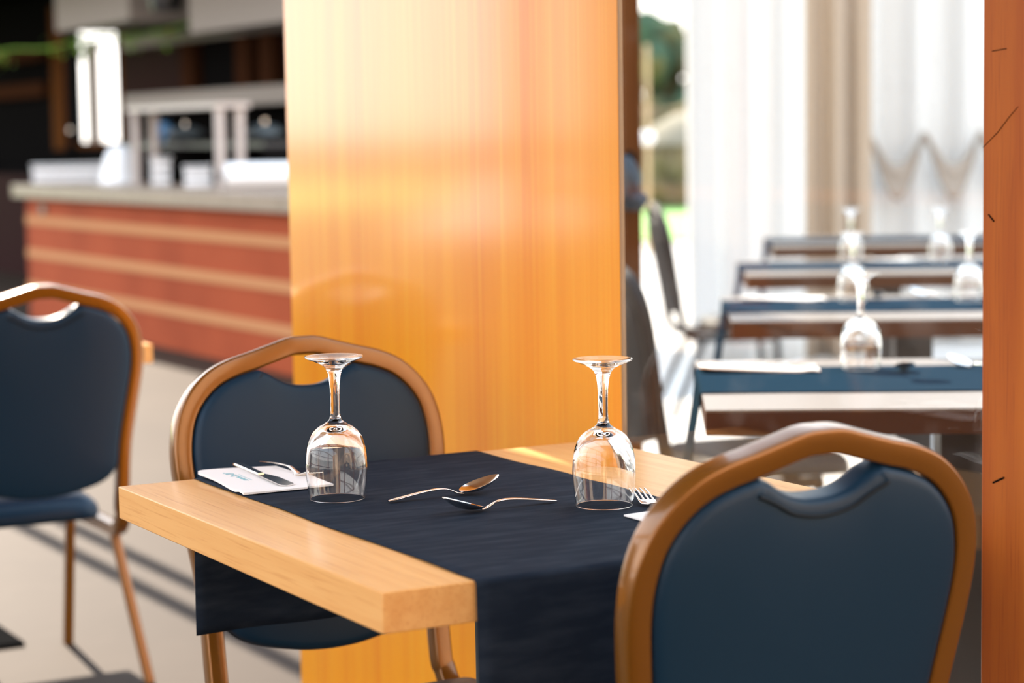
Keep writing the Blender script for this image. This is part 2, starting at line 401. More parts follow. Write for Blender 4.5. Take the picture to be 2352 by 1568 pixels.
# ================================================================== WINE GLASS (standing upside down)
def make_glass(label, loc, group):
    out = [(0.0366, 0.0), (0.0374, 0.004), (0.0390, 0.016), (0.0402, 0.030), (0.0407, 0.043), (0.0403, 0.056), (0.0388, 0.068), (0.0358, 0.079),
           (0.0305, 0.0885), (0.0235, 0.0952), (0.0160, 0.0995), (0.0105, 0.1032), (0.0078, 0.107), (0.0065, 0.112), (0.0060, 0.120), (0.0060, 0.132), (0.0063, 0.144), (0.0072, 0.156),
           (0.0088, 0.166), (0.0118, 0.1735), (0.0175, 0.1785), (0.0260, 0.1825), (0.0340, 0.1855), (0.0378, 0.1872), (0.0384, 0.1884), (0.0376, 0.1897),
           (0.030, 0.1893), (0.020, 0.1880), (0.010, 0.1870), (0.0, 0.1866)]
    t = 0.0011
    inn = [(0.0, 0.0918), (0.006, 0.0916), (0.0120, 0.0904), (0.0200, 0.0868), (0.0280, 0.0805), (0.0342, 0.0715), (0.0375, 0.0610), (0.0391, 0.0500), (0.0396, 0.0400), (0.0390, 0.0280), (0.0378, 0.0150), (0.0362, 0.0040), (0.0357, 0.0004)]
    def sm(P):
        Q = cr([(a, 0, b) for a, b in P], 4); return [(max(0.0, q.x), q.z) for q in Q]
    bm = bmesh.new()
    prof = sm(inn) + [(0.0361, -0.0002)] + sm(out)
    prof[0] = (0.0, prof[0][1]); prof[-1] = (0.0, prof[-1][1])
    lathe(bm, prof, 72); fixn(bm)
    o = link('wine_glass', bm, M['glass'], smooth=True, loc=loc)
    return tag(o, label, 'wine glass', group)
ZC = 0.7535
GG = 'upturned wine glasses on the foreground table'
wg = make_glass('upturned clear wine glass on the left, beside the white napkin on the foreground table', W(0.286, 0.204, ZC), GG)
def glass_at(loc, label, group, s=1.0, rz=0.0):
    g = dup(wg, loc, rz, label, group); g.scale = (s, s, s); return g
glass_at(W(0.533, 0.467, ZC), 'upturned clear wine glass on the right, beside the front chair on the foreground table', GG)

# ================================================================== CUTLERY
def make_spoon(label, loc, rotz, group=None, flat=False):
    """local +x points to the bowl tip, origin at the neck where it touches the cloth"""
    t = thing('spoon', label, 'spoon', loc, rotz, group)
    P = cr([(-0.110, 0, 0.0012), (-0.085, 0, 0.0052), (-0.055, 0, 0.0092), (-0.034, 0, 0.0102), (-0.020, 0, 0.0078), (-0.008, 0, 0.0024), (0.0, 0, 0.0012)], 6)
    sc_ = []
    for p in P:
        x = p.x
        w = 0.0060 - (x + 0.110) / 0.110 * 0.0034 if x < -0.02 else 0.0020 + (x + 0.02) / 0.02 * 0.0016
        if x < -0.106: w *= 0.55
        elif x < -0.102: w *= 0.85
        sc_.append((w / 0.005, 1))
    bm = bmesh.new(); sweep(bm, P, rrect(0.010, 0.0018, 0.0008, 3), (0, 0, 1), True, sc_); fixn(bm)
    link('handle', bm, M['steel'], t, smooth=True, auto=50)
    # bowl : egg outline dished shell
    bm = bmesh.new(); nr, na = 10, 40; L, Wb, dp = 0.060, 0.0195, 0.0080
    tilt = 0.30
    def P3(rho, a, off):
        x = math.cos(a); w = math.sin(a)
        ex = x * L / 2
        wid = Wb * (1 - 0.18 * x)
        d = -dp * (1 - rho * rho)
        return Vector((L / 2 + ex * rho, w * wid * rho, d + off))
    rings = []
    for off in (0.0, -0.0010):
        c = bm.verts.new(P3(0, 0, off)); rr = [[c]]
        for i in range(1, nr + 1):
            rr.append([bm.verts.new(P3(i / nr, 2 * PI * k / na, off)) for k in range(na)])
        rings.append(rr)
        for i in range(1, nr + 1):
            for k in range(na):
                k2 = (k + 1) % na
                if i == 1: bm.faces.new((c, rr[1][k], rr[1][k2]))
                else: bm.faces.new((rr[i - 1][k], rr[i][k], rr[i][k2], rr[i - 1][k2]))
    for k in range(na): bm.faces.new((rings[0][nr][k], rings[1][nr][k], rings[1][nr][(k + 1) % na], rings[0][nr][(k + 1) % na]))
    ca, sa = math.cos(tilt), math.sin(tilt)
    for v_ in bm.verts:
        x, z = v_.co.x, v_.co.z
        v_.co.x = x * ca - z * sa - 0.003; v_.co.z = x * sa + z * ca + 0.0042
    fixn(bm); link('bowl', bm, M['steel'], t, smooth=True, auto=60)
    return t
sp0 = make_spoon('steel spoon nearer the pillar, its bowl tip lifted towards the back of the table', W(0.352, 0.357, ZC), TH + PI / 2)
sp0['label'] = 'steel spoon lying farther back on the navy runner, its shining bowl pointing right'
dup(sp0, W(0.474, 0.319, ZC), TH - PI / 2, 'steel spoon lying nearer on the navy runner, its dark bowl pointing left')

def make_fork(label, loc, rotz, group=None):
    """origin mid length; +x towards the tines"""
    t = thing('fork', label, 'fork', loc, rotz, group)
    P = cr([(-0.100, 0, 0.0015), (-0.07, 0, 0.004), (-0.03, 0, 0.007), (0.0, 0, 0.0075), (0.020, 0, 0.004), (0.032, 0, 0.0015)], 6)
    sc_ = [((0.0064 - (p.x + 0.1) / 0.1 * 0.0038 if p.x < 0 else 0.0026 + p.x * 0.05) / 0.005 * (0.6 if p.x < -0.097 else 1), 1) for p in P]
    bm = bmesh.new(); sweep(bm, P, rrect(0.010, 0.0018, 0.0008, 3), (0, 0, 1), True, sc_); fixn(bm)
    link('handle', bm, M['steel'], t, smooth=True, auto=50)
    bm = bmesh.new()
    Ph = cr([(0.030, 0, 0.0015), (0.038, 0, 0.001), (0.046, 0, 0.0015), (0.054, 0, 0.003)], 5)
    ws = [0.4, 0.75, 1.0, 1.0]
    sh = [(max(0.34, min(1, (p.x - 0.026) / 0.014)), 1) for p in Ph]
    sweep(bm, Ph, rrect(0.0225, 0.0018, 0.0008, 3), (0, 0, 1), True, sh)
    for k in range(4):
        y = -0.0093 + k * 0.0062
        Pt = cr([(0.052, y, 0.0026), (0.066, y, 0.0062), (0.080, y, 0.0098), (0.094, y, 0.0118)], 4)
        sweep(bm, Pt, rrect(0.0030, 0.0017, 0.0007, 2), (0, 0, 1), True, [(1 - 0.5 * i / (len(Pt) - 1), 1) for i in range(len(Pt))])
    fixn(bm); link('tines', bm, M['steel'], t, smooth=True, auto=50)
    return t
def make_knife(label, loc, rotz, group=None):
    t = thing('table_knife', label, 'knife', loc, rotz, group)
    bm = bmesh.new(); P = [(-0.105 + 0.011 * k, 0, 0.0035) for k in range(11)]
    sweep(bm, P, rrect(0.0150, 0.0062, 0.0028, 4), (0, 0, 1), True, [(0.55 if k == 0 else 1 - 0.30 * (k / 10), 0.6 if k == 0 else 1 - 0.3 * k / 10) for k in range(11)])
    fixn(bm); link('handle', bm, M['steel'], t, smooth=True, auto=50)
    bm = bmesh.new(); top = []; n = 16
    for k in range(n + 1):
        f = k / n; x = 0.004 + 0.106 * f
        w1 = 0.0060 + 0.0085 * min(1, f * 3); w0 = 0.0060
        if f > 0.86:
            s = math.sqrt(max(0, 1 - ((f - 0.86) / 0.14) ** 2)); w1 *= s; w0 *= s
        top.append((x, -w0, w1))
    for z in (0.0026, 0.0040):
        pass
    lo = [[bm.verts.new((x, a, z)) for x, a, b in top] + [bm.verts.new((x, b, z)) for x, a, b in reversed(top)] for z in (0.0026, 0.0040)]
    m_ = len(lo[0]); bm.faces.new(lo[0]); bm.faces.new(list(reversed(lo[1])))
    for k in range(m_): bm.faces.new((lo[0][k], lo[0][(k + 1) % m_], lo[1][(k + 1) % m_], lo[1][k]))
    bmesh.ops.remove_doubles(bm, verts=bm.verts, dist=1e-6); fixn(bm)
    link('blade', bm, M['steel'], t)
    return t

def make_napkin(label, loc, rotz, L=0.20, Wd=0.13, group=None, logo=True, lift=0.010, seed=0):
    """folded paper napkin; +x towards the near edge; far end (x=0) puffed up"""
    t = thing('paper_napkin', label, 'napkin', loc, rotz, group)
    bm = bmesh.new(); nx, ny = 26, 16; top = []; bot = []
    for i in range(nx + 1):
        fx = i / nx; r1 = []; r2 = []
        for j in range(ny + 1):
            fy = j / ny
            # rounded far left corner
            x = fx * L; y = fy * Wd
            rc = 0.022
            if x < rc and y < rc:
                d = math.hypot(rc - x, rc - y)
                k = max(rc - x, rc - y)
                if d > 1e-6: x, y = rc - (rc - x) * k / d, rc - (rc - y) * k / d
            h = 0.0022 + lift * (1 - fx) ** 1.6 * (0.25 + 0.75 * (1 - fy)) + 0.0006 * math.sin(5 * fy + 3 * fx + seed)
            h += 0.003 * math.exp(-((fx - 0.93) ** 2) / 0.004) * (1 - fy)
            b = max(0.0, h - 0.0032)
            y += 0.004 * math.sin(fx * 5.0) * (1 - fy)
            r1.append(bm.verts.new((x, y, h))); r2.append(bm.verts.new((x, y, b)))
        top.append(r1); bot.append(r2)
    for g, fl in ((top, False), (bot, True)):
        for i in range(nx):
            for j in range(ny):
                q = (g[i][j], g[i + 1][j], g[i + 1][j + 1], g[i][j + 1])
                bm.faces.new(tuple(reversed(q)) if fl else q)
    for i in range(nx):
        bm.faces.new((top[i][0], bot[i][0], bot[i + 1][0], top[i + 1][0])); bm.faces.new((top[i + 1][ny], bot[i + 1][ny], bot[i][ny], top[i][ny]))
    for j in range(ny):
        bm.faces.new((top[0][j + 1], bot[0][j + 1], bot[0][j], top[0][j])); bm.faces.new((top[nx][j], bot[nx][j], bot[nx][j + 1], top[nx][j + 1]))
    fixn(bm); link('folded_sheet', bm, M['paper'], t, smooth=True, auto=60)
    if logo:
        # faint pale teal script printed on the napkin, with a rule under it
        bm = bmesh.new()
        def hgt(x, y):
            fx, fy = x / L, y / Wd
            return 0.0022 + lift * (1 - fx) ** 1.6 * (0.25 + 0.75 * (1 - fy)) + 0.0006 * math.sin(5 * fy + 3 * fx + seed) + 0.0005
        def stroke(pts, r=0.00055):
            P = cr([(x, y, hgt(x, y)) for x, y in pts], 5)
            sweep(bm, P, [(a, b * 0.4) for a, b in circ(r, 6)], (0, 0, 1))
        x0, y0, S = 0.045, 0.030, 0.012
        def gl(k, pts):
            stroke([(x0 + k * 0.0105 + px * S, y0 + (1 - py) * S) for px, py in pts])
        gl(0, [(-0.6, 0.75), (-0.2, 1.0), (0.1, 0.4), (0.15, 0.0), (0.2, 0.6), (0.5, 1.0), (0.75, 0.8), (0.35, 0.5), (0.8, 0.3), (0.5, 0.0), (0.1, 0.1)])
        gl(1, [(0.1, 0.2), (0.4, 0.35), (0.6, 0.5), (0.35, 0.6), (0.25, 0.2), (0.5, 0.0), (0.85, 0.2)])
        gl(2, [(0.0, 0.2), (0.35, 0.8), (0.3, 1.0), (0.15, 0.7), (0.2, 0.1), (0.5, 0.0), (0.8, 0.25)])
        gl(3, [(0.0, 0.1), (0.1, 0.55), (0.15, 0.0), (0.3, 0.5), (0.45, 0.45), (0.5, 0.0), (0.8, 0.2)])
        gl(4, [(0.0, 0.1), (0.1, 0.5), (0.15, 0.0), (0.3, 0.5), (0.4, 0.0), (0.55, 0.5), (0.65, 0.05), (0.85, 0.2)])
        gl(5, [(0.55, 0.5), (0.25, 0.5), (0.15, 0.15), (0.45, 0.0), (0.6, 0.5), (0.65, 0.1), (0.9, 0.1)])
        stroke([(x0 + 0.012, y0 + S * 1.45), (x0 + 0.035, y0 + S * 1.35), (x0 + 0.062, y0 + S * 1.42)], 0.0004)
        fixn(bm); link('printed_script', bm, M['ink'], t)
    return t
NG = 'folded paper napkins on the foreground table'
make_napkin('white paper napkin with pale teal script, under knife and fork on the left', W(-0.010, 0.114, ZC), TH, L=0.200, Wd=0.128, group=NG, lift=0.005)
make_knife('steel table knife lying on the white napkin with teal script', W(0.066, 0.185, ZC + 0.0026), TH + R(-3), None)
bpy.context.view_layer.update()
kn = [o for o in COL.objects if o.name == 'table_knife'][0]; kn.rotation_euler = (0, R(0.9), TH + R(-3))
fk = make_fork('steel fork lying on the white napkin behind the left wine glass', W(0.042, 0.240, ZC + 0.0018), TH + R(-1))
fk.rotation_euler = (0, R(0.6), TH)
make_napkin('white paper napkin on the right, mostly hidden behind the front chair', W(0.820, 0.575, ZC), TH + PI, L=0.205, Wd=0.130, group=NG, logo=False, lift=0.003, seed=2)
dup(fk, W(0.601, 0.506, ZC + 0.001), TH + PI - R(16), 'steel fork on the right, only its tines showing beside the front chair')

# ================================================================== CHAIR
REC = R(10)
def make_chair(label, loc, rotz, group=None, frame='gold', vinyl='vinyl'):
    t = thing('banquet_chair', label, 'chair', loc, rotz, group)
    Y0 = -0.26                    # y of the top of the back
    wy, wz = -math.sin(REC), math.cos(REC)      # back "up" direction (leans backwards)
    def B(s, tt, n=0.0): return Vector((s, Y0 + tt * wy + n * wz, 0.92 + tt * wz - n * wy * -1 * -1))
    nb = Vector((0, math.cos(REC), math.sin(REC)))   # forward normal of the back plane
    def BP(s, tt, n=0.0): return Vector((s, Y0, 0.92)) + Vector((0, wy, wz)) * tt + nb * n
    half = [(0.0, -0.0115), (0.022, -0.0125), (0.050, -0.0200), (0.086, -0.0300), (0.123, -0.0395), (0.156, -0.0540), (0.184, -0.0780), (0.2035, -0.1080),
            (0.2135, -0.1450), (0.2155, -0.1850), (0.2105, -0.2350), (0.2020, -0.2950), (0.1945, -0.3550), (0.1920, -0.4100), (0.1920, -0.4650), (0.1920, -0.5250)]
    # lower bend of the frame : curves forward under the seat
    tail = []
    b0 = BP(0.192, -0.525)
    for k in range(1, 7):
        a = REC + (PI / 2 - REC) * k / 6
        rr = 0.075
        # centre of bend is forward of b0
        cy = b0.y + rr * math.cos(REC); cz = b0.z + rr * math.sin(REC)
        tail.append(Vector((0.192 + 0.001 * k, cy - rr * math.cos(a), cz - rr * math.sin(a))))
    zb = tail[-1].z; yb = tail[-1].y
    tail += [Vector((0.200, yb + 0.10, zb)), Vector((0.200, yb + 0.22, zb)), Vector((0.200, yb + 0.34, zb))]
    sec = rrect(0.0290, 0.030, 0.0040, 3)
    half = [(s * 0.988, q - 0.0022) for s, q in half]
    hp = [BP(s, q) for s, q in half] + tail
    full = [Vector((-p.x, p.y, p.z)) for p in reversed(hp[1:])] + hp
    path = cr(full, 5)
    mid = len(path) // 2
    bm = bmesh.new()
    for seg in (path[mid:], list(reversed(path[:mid + 1]))):
        sweep(bm, seg, sec, nb, True)
    fixn(bm)
    bmesh.ops.remove_doubles(bm, verts=bm.verts, dist=1e-5)
    # drop the doubled inner caps
    dele = [f for f in bm.faces if len(f.verts) == len(sec) and abs(f.calc_center_median().x) < 1e-4]
    if dele: bmesh.ops.delete(bm, geom=dele, context='FACES')
    fixn(bm)
    link('back_frame', bm, M[frame], t, smooth=True, auto=40)
    # ---- pad outline (inner edge of the frame, notch at the top, rounded bottom)
    inner = []
    hs = cr([(s, q, 0) for s, q in half], 4)
    pts = []
    for i, p in enumerate(hs):
        tn = (hs[min(i + 1, len(hs) - 1)] - hs[max(i - 1, 0)]).normalized()
        nrm = Vector((tn.y, -tn.x, 0))            # points inwards/downwards
        q = p + nrm * 0.0155
        pts.append((q.x, q.y))
    side = [p for p in pts if p[0] > 0.078 or p[1] < -0.10]
    side = [p for p in side if p[1] > -0.400]
    notch = [(0.0, -0.0755), (0.018, -0.0745), (0.036, -0.0700), (0.052, -0.0620), (0.066, -0.0530)]
    bottom = [(0.172, -0.423), (0.155, -0.447), (0.125, -0.464), (0.080, -0.476), (0.040, -0.483), (0.0, -0.485)]
    hl = [(q.x, q.y) for q in cr([(a, b, 0) for a, b in notch + [side[0]]], 3)][:-1] + side + [(q.x, q.y) for q in cr([(a, b, 0) for a, b in [side[-1]] + bottom], 3)][1:]
    ol = hl + [(-a, b) for a, b in reversed(hl[1:-1])]
    N = len(ol)
    def inset(d):
        res = []
        for i in range(N):
            a, b, c = ol[i - 1], ol[i], ol[(i + 1) % N]
            tx, ty = c[0] - a[0], c[1] - a[1]; l = math.hypot(tx, ty) or 1
            nx, ny = ty / l, -tx / l
            res.append((b[0] + nx * d, b[1] + ny * d))
        return res
    # orientation test : inset should shrink
    sgn = 1 if sum(math.hypot(p[0], p[1] + 0.25) for p in inset(0.01)) < sum(math.hypot(p[0], p[1] + 0.25) for p in ol) else -1
    bm = bmesh.new()
    cx, cy = 0.0, -0.27
    rings = []
    prof = [(0.0, 0.0), (0.0, 0.010), (0.0012, 0.0150), (0.004, 0.0185), (0.008, 0.0205), (0.013, 0.0215)]
    for side_s in (1, -1):
        rr = []
        for d, h in prof[(0 if side_s == 1 else 1):]:
            ii = inset(sgn * d)
            rr.append([bm.verts.new(BP(a, b, side_s * h + 0.002)) for a, b in ii])
        rings.append(rr)
    r0 = rings[0]; r1 = [r0[0]] + rings[1]
    for rr in (r0, r1):
        for a, b in zip(rr[:-1], rr[1:]):
            for k in range(N): bm.faces.new((a[k], a[(k + 1) % N], b[(k + 1) % N], b[k]))
    # softly bulged upholstery inside the last ring, both faces
    base = inset(sgn * 0.013)
    def dist(x, y):
        best = 9
        for i in range(N):
            ax, ay = base[i]; bx, by = base[(i + 1) % N]; dx, dy = bx - ax, by - ay
            l2 = dx * dx + dy * dy or 1e-9; q = max(0, min(1, ((x - ax) * dx + (y - ay) * dy) / l2))
            best = min(best, math.hypot(x - ax - q * dx, y - ay - q * dy))
        return best
    def inside(x, y):
        c = False
        for i in range(N):
            ax, ay = base[i]; bx, by = base[(i + 1) % N]
            if (ay > y) != (by > y) and x < (bx - ax) * (y - ay) / (by - ay) + ax: c = not c
        return c
    grid = []
    st = 0.0125
    for j in range(40):
        for i in range(-18, 19):
            x, y = (i + 0.5 * (j % 2)) * st, -0.02 - j * st
            if inside(x, y) and dist(x, y) > 0.009: grid.append((x, y))
    cv = [Vector(p) for p in base] + [Vector(p) for p in grid]
    ov, oe, of, ovm, oem, ofm = delaunay_2d_cdt(cv, [(i, (i + 1) % N) for i in range(N)], [], 1, 1e-6)
    for side_s, rr in ((1, r0), (-1, r1)):
        vs_ = []
        for k, p in enumerate(ov):
            src = ovm[k][0] if ovm[k] else -1
            if 0 <= src < N: vs_.append(rr[-1][src])
            else: vs_.append(bm.verts.new(BP(p.x, p.y, side_s * (0.0215 + 0.007 * (1 - math.exp(-dist(p.x, p.y) / 0.05))) + 0.002)))
        for f in of:
            try: bm.faces.new([vs_[q] for q in f])
            except ValueError: pass
    fixn(bm)
    pad = link('back_pad', bm, M[vinyl], t, smooth=True)
    # seam along the notch, on the rear face
    bm = bmesh.new()
    pp = cr([BP(s, q - 0.017, -0.0215 + 0.0015) for s, q in [(-0.085, -0.0460), (-0.062, -0.0565), (-0.036, -0.0700), (0, -0.0755), (0.036, -0.0700), (0.062, -0.0565), (0.085, -0.0460)]], 5)
    sweep(bm, pp, circ(0.0024, 6), nb); fixn(bm)
    link('seam', bm, M['piping'], pad, smooth=True)
    # ---- seat
    ys0, ys1 = Y0 + 0.215, Y0 + 0.60
    bm = bmesh.new()
    def seat_outline(ins):
        o_ = []; nseg = 8
        for (cx_, cy_, r_, a0) in ((0.215 - 0.06, ys1 - 0.06, 0.06, 0), (-0.215 + 0.06, ys1 - 0.06, 0.06, 90), (-0.190 + 0.05, ys0 + 0.05, 0.05, 180), (0.190 - 0.05, ys0 + 0.05, 0.05, 270)):
            for k in range(nseg + 1):
                a = R(a0 + 90 * k / nseg); o_.append((cx_ + (r_ - ins) * math.cos(a), cy_ + (r_ - ins) * math.sin(a)))
        return o_
    zs = zb + 0.0155
    rr = []
    for ins, z in ((0.012, 0.0), (0.003, 0.003), (0.0, 0.012), (0.0, 0.022), (0.006, 0.036), (0.018, 0.048), (0.035, 0.055)):
        rr.append([bm.verts.new((a, b, zs + z)) for a, b in seat_outline(ins)])
    oc = seat_outline(0.035); ym = (ys0 + ys1) / 2
    for f in (0.75, 0.5, 0.25): rr.append([bm.verts.new((a * f, ym + (b - ym) * f, zs + 0.055 + 0.010 * (1 - f * f))) for a, b in oc])
    n_ = len(oc)
    for a, b in zip(rr[:-1], rr[1:]):
        for k in range(n_): bm.faces.new((a[k], a[(k + 1) % n_], b[(k + 1) % n_], b[k]))
    bm.faces.new(rr[-1]); bm.faces.new(list(reversed(rr[0]))); fixn(bm)
    link('seat', bm, M[vinyl], t, smooth=True)
    # ---- legs
    for sx_ in (-1, 1):
        for (p, q, w0) in (((0.200, yb + 0.015, zb - 0.012), (0.225, yb - 0.125, 0.0), 1), ((0.198, yb + 0.335, zb + 0.005), (0.190, yb + 0.365, 0.0), 1)):
            bm = bmesh.new(); P = [Vector((sx_ * p[0], p[1], p[2])), Vector((sx_ * q[0], q[1], q[2]))]
            P = [P[0].lerp(P[1], k / 4) for k in range(5)]
            sweep(bm, P, rrect(0.022, 0.022, 0.004, 3), (0, 1, 0), True); fixn(bm)
            for v_ in bm.verts:
                if v_.co.z < 0: v_.co.z = 0
            link('leg', bm, M[frame], t, smooth=True, auto=40)
    bm = bmesh.new(); rod(bm, (-0.185, yb + 0.30, zb - 0.0), (0.185, yb + 0.30, zb - 0.0), 0.009); fixn(bm)
    link('crossbar', bm, M[frame], t, smooth=True, auto=40)
    return t
def chair_root(px, py, ang):
    """place by the plan position of the back's top; ang = rotation"""
    F = Vector((-math.sin(ang), math.cos(ang), 0)); return Vector((px, py, 0)) + F * 0.26
aR = TH + PI / 2; aB = TH - PI / 2
ch = make_chair('blue padded chair with golden frame in front of the table, seen from behind', chair_root(0.321, 2.255, aR), aR)
dup(ch, chair_root(-0.331, 3.375, aB), aB, 'blue padded chair with golden frame standing behind the foreground table')
dup(ch, chair_root(-1.013, 4.695, aR), aR, 'blue padded chair at the left, cut by the frame, in front of the terracotta bar')
# chairs beyond the glass
F3 = R(-90 + 18)
ch2 = make_chair('dark chair beyond the glass pane, seen edge-on next to the far brown post', chair_root(0.235, 5.47, F3), F3, None, 'backlit_frame', 'backlit_pad')
F5 = R(-90 + 5)
dup(ch2, chair_root(0.625, 9.45, F5), F5, 'small distant dark chair beyond the glass, in line with the green lawn')
F2 = R(90)
dup(ch2, Vector((1.25, 4.10, 0)), F2, 'chair beyond the glass beside the right brown post, only its grey seat showing')
# the neighbouring table whose corner shows behind the left chair
make_table(TL, TW, 'light wooden table behind the left chair, only one corner showing', W(-1.986 - TL, 0.768 - TW), TH)

# ================================================================== TABLES BEYOND THE GLASS
TR = R(-3.6); GI = 'set tables in a row beyond the glass pane'
spots = [(0.332, 3.715, 'nearest'), (0.555, 5.454, 'second'), (0.781, 7.171, 'third'), (1.082, 8.912, 'farthest')]
tlab = ['nearest of the four set tables beyond the glass pane, with a wide white-lit top', 'second of the four set tables beyond the glass, counted from the camera',
        'third of the four set tables beyond the glass, counted from the camera', 'farthest of the four tables beyond the glass, at the end of the row']
rlab = ['navy runner on the nearest table beyond the glass, hanging over its left end', 'navy runner on the second table beyond the glass',
        'navy runner on the third table beyond the glass', 'navy runner on the farthest table beyond the glass']
ix = Vector((math.cos(TR), math.sin(TR), 0)); iy = Vector((-ix.y, ix.x, 0))
t0 = r0_ = None
for i, (x, y, nm) in enumerate(spots):
    if i == 0:
        t0 = make_table(1.0, 0.82, tlab[0], (x, y, 0), TR, GI, px=0.50, far=True)
        r0_ = make_runner(1.0, 0.235, 0.665, 0.25, rlab[0], (x, y, 0), TR, 'navy runners on the tables beyond the glass', seed=5, flare=0.018)
        r0_.data.materials[0] = M['far_cloth']
    else:
        dup(t0, (x, y, 0), TR, tlab[i], GI)
        r_ = r0_.copy(); COL.objects.link(r_); r_.location = (x, y, 0); r_['label'] = rlab[i]
G2 = 'upturned wine glasses beyond the glass pane'
glass_at(Vector((0.694, 4.298, ZC)), 'upturned wine glass on the nearest table beyond the glass', G2)
glass_at(Vector((0.945, 5.99, ZC)), 'upturned wine glass on the left of the second table beyond the glass', G2)
glass_at(Vector((1.255, 5.93, ZC)), 'upturned wine glass on the right of the second table beyond the glass', G2)
glass_at(Vector((1.225, 7.80, ZC)), 'upturned wine glass on the left of the third table beyond the glass', G2)
glass_at(Vector((1.530, 7.72, ZC)), 'upturned wine glass on the right of the third table beyond the glass', G2)
nk = make_napkin('white napkin on the left end of the nearest table beyond the glass', (0.372, 4.375, ZC), TR, L=0.235, Wd=0.12, group='napkins beyond the glass pane', logo=False, lift=0.010, seed=4)
nk.location = (0.372, 4.265, ZC)
dup(nk, (0.645, 6.05, ZC), TR, 'white napkin on the left end of the second table beyond the glass', 'napkins beyond the glass pane')
dup(nk, (1.255, 7.74, ZC), TR + R(20), 'white napkin between the two glasses on the third table beyond the glass', 'napkins beyond the glass pane')
fk2 = dup(fk, (0.49, 4.325, ZC + 0.009), TR + R(3), 'fork on the napkin of the nearest table beyond the glass'); fk2.rotation_euler = (0, R(1.0), TR)
kn2 = dup(kn, (0.50, 4.295, ZC + 0.008), TR, 'knife on the napkin of the nearest table beyond the glass')
kn2.rotation_euler = (0, R(2.4), TR - R(2))
dup(sp0, (0.772, 4.262, ZC), R(-92), 'spoon with a dark bowl pointing at the camera, on the nearest table beyond the glass')
dup(sp0, (0.905, 4.29, ZC), R(118), 'spoon with a white lit handle, beside the brown post on the nearest far table')
dup(sp0, (1.03, 6.10, ZC), R(-92), 'spoon with a dark bowl on the second table beyond the glass')
dup(sp0, (1.17, 6.14, ZC), R(118), 'spoon turned to the back of the second table beyond the glass')

# far brown post and dark bundle
o = boxo('trim_3', M['dark_wood'], -0.09, 0.09, -0.09, 0.09, 0, 2.75, bevel=0.004); o.location = (0.288, 6.25, 0); o.rotation_euler = (0, 0, R(-4))
struct(o, 'dark brown wooden post beyond the glass pane', 'post')
t = thing('cloth_bundle', 'dark blue cloth bundle strapped to the dark brown post beyond the glass', 'bundle', (0.315, 6.09, 1.01))
rnd = random.Random(7)
def blob(bm, c, rx, ry, rz, seed, amp=0.12, sub=3):
    b2 = bmesh.new(); bmesh.ops.create_icosphere(b2, subdivisions=sub, radius=1)
    r_ = random.Random(seed); ph = [(r_.uniform(1, 4), r_.uniform(1, 4), r_.uniform(1, 4), r_.uniform(0, 6)) for _ in range(5)]
    mp = {}
    for v_ in b2.verts:
        c_ = v_.co; k = 1 + amp * sum(math.sin(a * c_.x * 2 + b * c_.y * 2 + g * c_.z * 2 + d) for a, b, g, d in ph) / 2.5
        mp[v_] = bm.verts.new((c[0] + c_.x * rx * k, c[1] + c_.y * ry * k, c[2] + c_.z * rz * k))
    for f in b2.faces: bm.faces.new([mp[v_] for v_ in f.verts])
    b2.free()
bm = bmesh.new(); blob(bm, (0, 0, 0.08), 0.055, 0.05, 0.075, 3); blob(bm, (0.035, -0.01, 0.03), 0.035, 0.04, 0.03, 5); fixn(bm)
link('bundle_body', bm, M['navy_rag'], t, smooth=True)
bm = bmesh.new(); rod(bm, (-0.02, 0.0, 0.12), (0.03, 0.05, 0.15), 0.02); fixn(bm); link('strap', bm, M['near_black'], t, smooth=True, auto=40)

# ================================================================== CURTAINS AND WALL BEYOND THE TABLES
def curtain(label, x0, x1, y, z0, z1, folds, amp, seed, mt, group=None, ang=0.0):
    bm = bmesh.new(); nx = max(24, int(folds * 12)); nz = 14; g = []
    r_ = random.Random(seed); p1 = r_.uniform(0, 6)
    Wd = x1 - x0
    for j in range(nz + 1):
        fz = j / nz; row = []
        for i in range(nx + 1):
            f = i / nx
            d = amp * math.sin(2 * PI * folds * f + p1 + 0.5 * math.sin(3 * f + fz)) + amp * 0.35 * math.sin(2 * PI * folds * 2.3 * f + p1 * 2)
            row.append(bm.verts.new((f * Wd - Wd / 2, d * (1 - 0.35 * fz), z0 + (z1 - z0) * fz)))
        g.append(row)
    for a, b in zip(g[:-1], g[1:]):
        for i in range(nx): bm.faces.new((a[i], a[i + 1], b[i + 1], b[i]))
    fixn(bm); o = link('curtain', bm, mt, smooth=True, loc=((x0 + x1) / 2, y, 0), rotz=ang)
    s = o.modifiers.new('thick', 'SOLIDIFY'); s.thickness = 0.004
    return tag(o, label, 'curtain', group)
curtain('broad white curtain hanging left of the beige one, beside the green garden view', 0.93, 1.50, 11.0, 0.02, 3.2, 3, 0.035, 1, M['curtain'])
curtain('narrow beige-grey curtain between the white curtains', 1.46, 1.90, 11.45, 0.02, 3.2, 3, 0.06, 2, M['beige'])
curtain('wide white curtain at the far right behind the set tables', 1.86, 4.6, 12.3, 0.02, 3.2, 9, 0.055, 3, M['curtain'])
